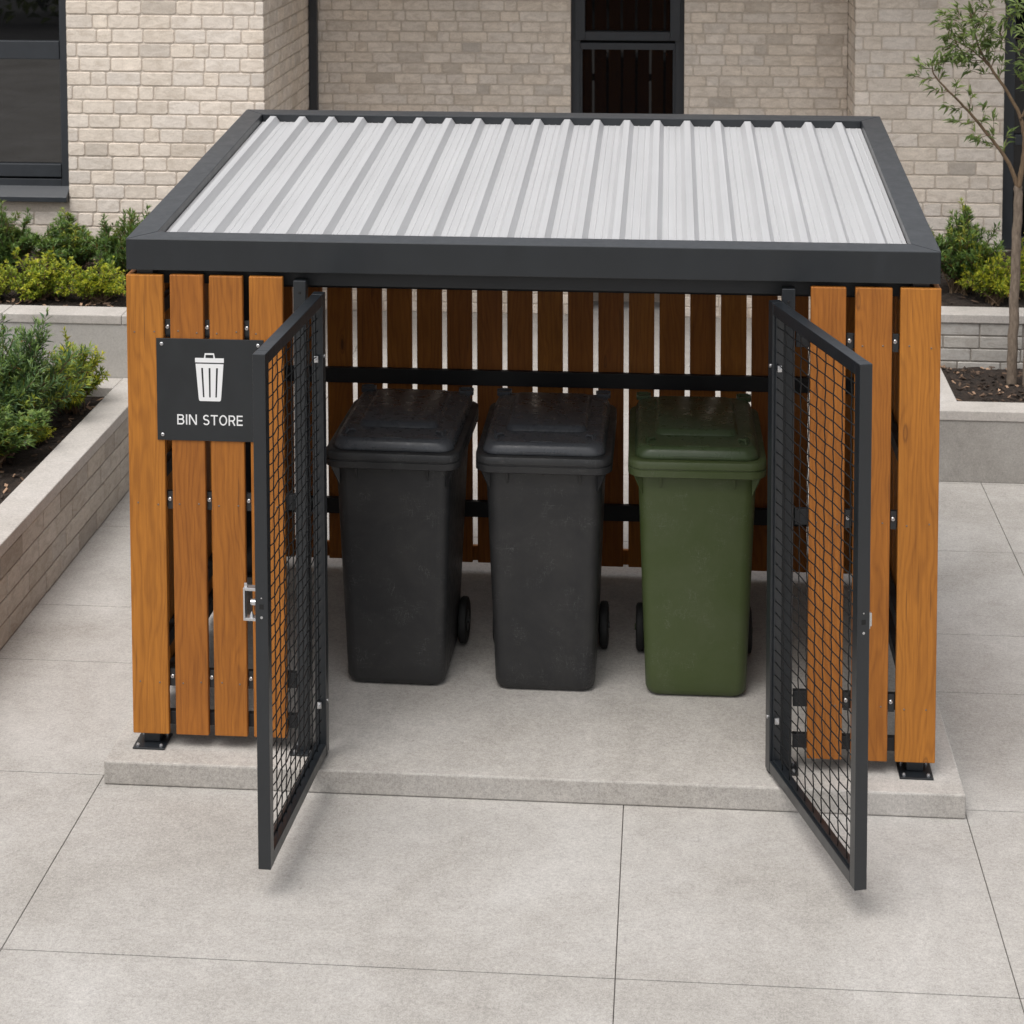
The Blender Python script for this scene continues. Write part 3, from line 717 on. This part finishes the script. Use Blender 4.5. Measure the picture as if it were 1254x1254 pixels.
window(0,xR1+.004,7.0,.665,2.999,yR+.09,[(xR1+.0895,6.91,1.415,1.49,.006),(4.6,4.7,.75,1.41,.006),(4.6,4.7,1.495,2.9,.006)],
       [(xR1+.06,4.598,.74,1.413),(4.702,6.95,.74,1.413),(xR1+.06,4.598,1.492,2.95),(4.702,6.95,1.492,2.95)], None, .085)
b = MB(); b.box(-2.160,-2.100,6.905,6.968,.02,3.4); 
for z in (.8,2.6): b.box(-2.1605,-2.0995,6.904,6.9715,z,z+.05)
b.build('downpipe', M_frame, bl, at=(-2.13,6.94,0), bevel=.004)

# ------------------------------------------------------------------ plants
def leaf(mb, p, d, up, L, W, col, curl=.15):
    d = d.normalized(); s_ = d.cross(up)
    if s_.length < 1e-4: s_ = Vector((1,0,0))
    s_.normalize(); n = s_.cross(d)
    a = p + d*L*.45 + n*W*.35; t = p + d*L - n*L*curl
    mb.add([p, a - s_*W*.5, p + d*L*.5, a + s_*W*.5, t], [(0,2,1),(0,3,2),(1,2,4),(2,3,4)], 0, col)
def lerp(a, b_, t): return tuple(x+(y-x)*t for x,y in zip(a,b_))
def shrub_mesh(seed, stems, twigs, Rr, Hh, lL, lW, lo, hi, tipc, spread=1.15, per=9, tipp=.35):
    rg = random.Random(seed); fo = MB(); st = MB()
    for i in range(stems):
        ph = rg.uniform(0,2*math.pi); th = spread*math.sqrt(rg.random())
        k = rg.uniform(.72,1.08)*(1+.22*math.sin(3*ph+seed))
        end = Vector((Rr*math.sin(th)*math.cos(ph)*k, Rr*math.sin(th)*math.sin(ph)*k, Hh*(math.cos(th)**.7 if th < 1.55 else .05)*k*rg.uniform(.85,1.1)))
        b0 = Vector((rg.gauss(0,Rr*.12), rg.gauss(0,Rr*.12), 0)); c1 = b0.lerp(end,.45) + Vector((-end.x*.06,-end.y*.06,Hh*.10*math.sin(th)))
        cur = lambda t: b0*(1-t)**2 + c1*2*t*(1-t) + end*t*t
        st.tube([cur(0),cur(.35),cur(.7),cur(.97)],[.0055,.0042,.003,.0015],4)
        yellow = rg.random() < tipp
        br = [(cur, .35, 1.0, per*2)]
        for j in range(twigs):
            t0 = rg.uniform(.35,.95); q = cur(t0); tg = (cur(min(1,t0+.05))-cur(t0-.05)).normalized()
            dr = (tg*.9 + Vector((rg.gauss(0,.55),rg.gauss(0,.55),rg.uniform(-.1,.7)))).normalized(); ln = rg.uniform(.16,.32)*Rr
            e2 = q + dr*ln; br.append((lambda t, q=q, e2=e2: q.lerp(e2,t), .12, 1.0, per))
            st.tube([q, e2],[.002,.001],3)
        for f_, t0, t1, n in br:
            a_ = rg.uniform(0,6)
            for m in range(n):
                t = t0 + (t1-t0)*(m+.5)/n; p = f_(t); tg = (f_(min(1,t+.04))-f_(t-.04)).normalized()
                a_ += 2.4; x = tg.cross(Vector((.3,.2,1))).normalized(); y = tg.cross(x)
                d_ = tg*rg.uniform(.35,.95) + (x*math.cos(a_)+y*math.sin(a_))*.8 + Vector((0,0,.15))
                new = (t > .72) and yellow
                col = lerp(lo, hi, rg.random()**1.3)
                if new: col = lerp(col, tipc, rg.uniform(.45,1))
                if rg.random() < .012: col = (.22,.13,.03)
                sz = rg.uniform(.65,1.15)*(1-.25*max(0,t-.8)/.2)
                leaf(fo, p, d_, Vector((rg.gauss(0,.3),rg.gauss(0,.3),1)), lL*sz, lW*sz, col, rg.uniform(-.05,.25))
            p = f_(1.0)
            for m in range(4):
                d_ = (f_(1)-f_(.93)).normalized() + Vector((rg.gauss(0,.5),rg.gauss(0,.5),rg.gauss(.1,.4)))
                leaf(fo, p, d_, Vector((0,0,1)), lL*.75, lW*.75, lerp(hi, tipc, rg.random() if yellow else .15), .1)
    return fo, st
def shrub(kind_args, loc, label, group, rz=0, sc_=(1,1,1), nm='shrub'):
    key = kind_args
    if key not in SH:
        fo, st = shrub_mesh(*KINDS[key])
        root = empty(nm, (0,0,0), label, 'shrub', group)
        f = fo.build('foliage', M_leaf, root, world=False); s_ = st.build('stem', M_twig, root, world=False)
        SH[key] = root; KIDS[root.name] = [f, s_]
    else:
        root = copy_tree(SH[key]); root.name = nm
    root.location = loc; root.rotation_euler.z = rz; root.scale = sc_; root['label'] = label
    if group: root['group'] = group
    return root
SH = {}
DK, DH = (.060,.112,.036), (.165,.265,.075)
KINDS = {
 'dark': (3, 74, 8, .25, .36, .042, .0115, DK, DH, (.17,.19,.035), 1.15, 8, .16),
 'dark2': (8, 72, 8, .25, .36, .044, .0125, (.060,.115,.036), (.17,.27,.075), (.36,.36,.05), 1.1, 8, .22),
 'lime': (5, 66, 6, .21, .23, .026, .014, (.12,.19,.024), (.33,.40,.050), (.58,.56,.06), 1.42, 7, .75),
 'lime2': (15, 64, 6, .20, .23, .028, .014, (.12,.19,.024), (.34,.41,.050), (.60,.57,.06), 1.38, 7, .8),
 'big': (21, 110, 9, .43, .50, .058, .0125, (.068,.130,.062), (.19,.30,.115), (.42,.46,.06), 1.3, 10, .15),
 'bigl': (22, 58, 7, .27, .30, .042, .0125, (.11,.19,.032), (.30,.37,.05), (.60,.55,.05), 1.25, 9, .7),
}
GD, GL = 'dark green shrubs along the brick wall', 'yellow green clipped shrubs at the planter edge'
shrub('dark',(-3.70,4.55,.81),'dark green shrub under the left window, at the far left edge','dark green shrubs along the brick wall',.4,(1.15,1.15,1.12))
shrub('dark2',(-3.29,4.62,.81),'dark green shrub against the foot of the left pier, between two other dark shrubs',GD,2.1,(1.15,1.1,.92))
shrub('dark',(-2.86,4.45,.81),'dark upright shrub peeking out beside the left corner of the roof fascia',GD,3.6,(1.05,1.05,1.15))
shrub('lime',(-3.60,3.98,.81),'yellow green shrub cut off by the left edge of the photo on the tall planter',GL,1.0,(.8,.8,.8))
shrub('lime',(-3.27,4.02,.81),'wide yellow green shrub at the middle of the tall planter edge',GL,0.2,(1.12,1.1,1.12))
shrub('lime2',(-2.915,4.00,.81),'yellow green shrub at the planter edge next to the left timber corner of the shelter',GL,1.7,(1.0,1.0,.95))
shrub('big',(-3.06,2.62,.42),'large blue green bushy shrub filling the low left planter',None,.6,(1.03,1.03,1.08))
shrub('bigl',(-2.80,3.06,.42),'yellow tipped shrub beside the big bushy one, near the back corner of the low planter',None,.3,(.85,.85,1.1))
shrub('dark2',(-2.93,2.16,.42),'small dark shrub at the front of the low left planter',GD,5.0,(1.25,1.25,.80))
shrub('bigl',(-2.82,2.52,.42),'small yellowish sprig by the low left coping, in front of the big bushy shrub',None,2.3,(.42,.42,.42))
shrub('dark2',(2.42,5.15,.67),'dark green shrub behind the right corner of the shelter roof',GD,1.3,(1.1,1.1,1.3))
shrub('lime2',(2.60,4.93,.67),'bright yellow green shrub in the right raised planter, left of the tree trunks',GL,.9,(.95,.95,1.25))
shrub('lime',(2.88,5.1,.67),'yellow green shrub behind the tree trunks at the right edge',GL,3.0,(1.0,1.0,1.45))

# young tree with two trunks
tr = empty('young_tree', (2.58,4.14,.36), 'young two stemmed tree with sparse narrow leaves in the right planter', 'tree')
rg = random.Random(77); yt_ = 4.139
fo = MB(); tw = MB()
def P3(x, z, dy=0): return Vector((x, yt_+dy, z))
def smooth(pts, n=6):
    out = []
    for i in range(len(pts)-1):
        p0 = pts[max(i-1,0)]; p1 = pts[i]; p2 = pts[i+1]; p3 = pts[min(i+2,len(pts)-1)]
        for k in range(n):
            t = k/n; out.append(.5*((2*p1)+(p2-p0)*t+(2*p0-5*p1+4*p2-p3)*t*t+(3*p1-p0-3*p2+p3)*t**3))
    out.append(pts[-1]); return out
def limb(nm, pts, r0, r1, mat=M_bark):
    q = smooth(pts); n = len(q)
    q = [p + Vector((rg.gauss(0,.0018),rg.gauss(0,.0018),0)) for p in q]
    b = MB(); b.tube(q, [r0+(r1-r0)*i/(n-1) for i in range(n)], 10); b.build(nm, mat, tr, at=q[0], smooth=True); return q
limb('trunk', [P3(2.572,.36),P3(2.578,.75),P3(2.586,1.176),P3(2.592,1.50),P3(2.592,1.575)], .031, .024)
limb('trunk', [P3(2.655,.36,-.05),P3(2.662,.8,-.04),P3(2.70,1.3,-.02),P3(2.76,1.9,.03),P3(2.84,2.7,.05)], .028, .014)
bA = limb('branch', [P3(2.592,1.56),P3(2.535,1.711),P3(2.413,1.879,-.01),P3(2.268,2.047,-.03),P3(2.10,2.222,-.05),P3(2.075,2.30,-.05)], .014, .003, M_twig)
bB = limb('branch', [P3(2.592,1.56),P3(2.622,1.75),P3(2.620,1.90),P3(2.566,2.06,.02),P3(2.43,2.27,.03),P3(2.358,2.395,.03),P3(2.30,2.60,.02)], .017, .004, M_twig)
bC = limb('branch', [P3(2.43,2.27,.03),P3(2.36,2.34,.0),P3(2.28,2.40,-.03),P3(2.17,2.455,-.05)], .006, .002, M_twig)
bD = limb('branch', [P3(2.60,1.97),P3(2.66,2.15,-.03),P3(2.67,2.35,-.05),P3(2.64,2.65,-.04)], .008, .003, M_twig)
TL, TH = (.08,.125,.036), (.22,.28,.085)
def tuft(p, d, n, L):
    for k in range(n):
        a = d + Vector((rg.gauss(0,.75),rg.gauss(0,.6),rg.gauss(.0,.6)))
        s_ = rg.uniform(.6,1.15); leaf(fo, p + Vector((rg.gauss(0,.006),rg.gauss(0,.006),rg.gauss(0,.006))) + d*rg.uniform(-.03,.01), a, Vector((rg.gauss(0,.4),-.6,1)), L*s_, L*.24*s_, lerp(TL,TH,rg.random()**1.2), rg.uniform(0,.3))
def twig(p, d, ln, n=3, L=.070):
    d = d.normalized(); mid = p + d*ln*.5 + Vector((0,0,-.01)); e_ = p + d*ln + Vector((0,0,.012))
    tw.tube([p,mid,e_],[.0028,.002,.0012],4)
    tuft(e_, d, 9, L); tuft(mid, d, 6, L*.9)
    if ln > .09: tuft(p.lerp(mid,.6), d, 3, L*.85)
for (q, a, c, nn, l0) in ((bA,.26,1.0,15,.12),(bC,.1,1,9,.11),(bB,.62,1,13,.15),(bD,.25,1,10,.12)):
    for k in range(nn):
        t = a+(c-a)*(k+.5)/nn; i = min(int(t*(len(q)-1)),len(q)-2); p = q[i]; d_ = (q[i+1]-q[i]).normalized()
        s_ = 1 if k%2 else -1; sd = Vector((-d_.z*s_,rg.gauss(0,.5),d_.x*s_*1.0))
        twig(p, d_*.55+sd*.8+Vector((-.12,0,0)), l0*rg.uniform(.55,1.2))
    tuft(q[-1], (q[-1]-q[-3]).normalized(), 12, .066)
# crown at the upper right around the second stem
for k in range(30):
    z = rg.uniform(1.95,2.75); p = P3(2.70+rg.uniform(-.06,.28)+(z-2.0)*.08, z, rg.uniform(-.16,.18))
    twig(p, Vector((rg.gauss(-.2,.6),rg.gauss(0,.6),rg.gauss(.2,.5))), rg.uniform(.06,.16))
for k in range(26):
    z = rg.uniform(2.33,2.75); p = P3(rg.uniform(2.12,2.60), z, rg.uniform(-.1,.12))
    twig(p, Vector((rg.gauss(-.2,.6),rg.gauss(0,.6),rg.gauss(.2,.5))), rg.uniform(.06,.14))
fo.add(tw.v, tw.f, 1, (1,1,1))
fo.build('foliage', [M_leaf, M_twig], tr, at=(2.58,4.14,2))

# hedge across the road, seen only as the dark green reflection in the windows
hf = MB(); rh = random.Random(9)
for k in range(16000):
    x = rh.uniform(-16,16); top = 2.3+.8*math.sin(x*.9)+.5*math.sin(x*2.3+1); z = top*rh.random()**.6
    dd = 1.1*math.sqrt(max(.05,1-(z/top)**3))
    p = Vector((x, -17+rh.choice((-1,1,1,1))*dd*rh.uniform(.8,1.05), z))
    leaf(hf, p, Vector((rh.gauss(0,1),rh.gauss(.5,1),rh.gauss(0,1))), Vector((0,.5,1)), .30, .17, lerp((.02,.05,.014),(.30,.36,.05),rh.random()**2), .1)
ho = hf.build('hedge', M_leaf, None, at=(0,-17,0)); tag(ho, 'dark hedge across the road mirrored in the window glass', 'hedge', kind='stuff')

# ------------------------------------------------------------------ light, camera
w = bpy.data.worlds.new('World'); sc.world = w; w.use_nodes = True; nt = w.node_tree; N = NT(nt)
sky = N.n('ShaderNodeTexSky'); sky.sky_type = 'NISHITA'; sky.sun_disc = False
EL, AZ = R(66), R(212)           # azimuth clockwise from +Y: behind the camera and to its left
sky.sun_elevation = EL; sky.sun_rotation = AZ; sky.dust_density = 4; sky.air_density = 1; sky.ozone_density = 1
hs = N.n('ShaderNodeHueSaturation'); hs.inputs['Saturation'].default_value = .18
N.l(sky.outputs[0], hs.inputs['Color']); N.l(hs.outputs[0], nt.nodes['Background'].inputs['Color'])
nt.nodes['Background'].inputs['Strength'].default_value = .14
sd = bpy.data.lights.new('Sun','SUN'); sd.energy = 1.2; sd.angle = R(42); sd.color = (1,.955,.90)
so_ = bpy.data.objects.new('Sun', sd); COL.objects.link(so_)
dv = Vector((math.sin(AZ)*math.cos(EL), math.cos(AZ)*math.cos(EL), math.sin(EL)))
so_.rotation_euler = dv.to_track_quat('Z','Y').to_euler(); so_.location = dv*30
cd = bpy.data.cameras.new('Camera'); cam = bpy.data.objects.new('Camera', cd); COL.objects.link(cam); sc.camera = cam
F, CX, CY, PI_, YA, RO = 2345.8172, 625.7596, -62.2742, .0697, .0834, -.002
cam.location = (X0,Y0,Z0)
cam.rotation_euler = (Matrix.Rotation(YA,4,'Z') @ Matrix.Rotation(math.pi/2-PI_,4,'X') @ Matrix.Rotation(RO,4,'Z')).to_euler()
cd.sensor_width = 36; cd.lens = F/1254*36; cd.shift_x = (627-CX)/1254; cd.shift_y = -(627-CY)/1254
cd.clip_start = .1; cd.clip_end = 400
cd.dof.use_dof = True; cd.dof.focus_distance = 7.5; cd.dof.aperture_fstop = 8
sc.view_settings.view_transform = 'Standard'; sc.view_settings.look = 'None'; sc.view_settings.gamma = 1
sc.view_settings.exposure = .50
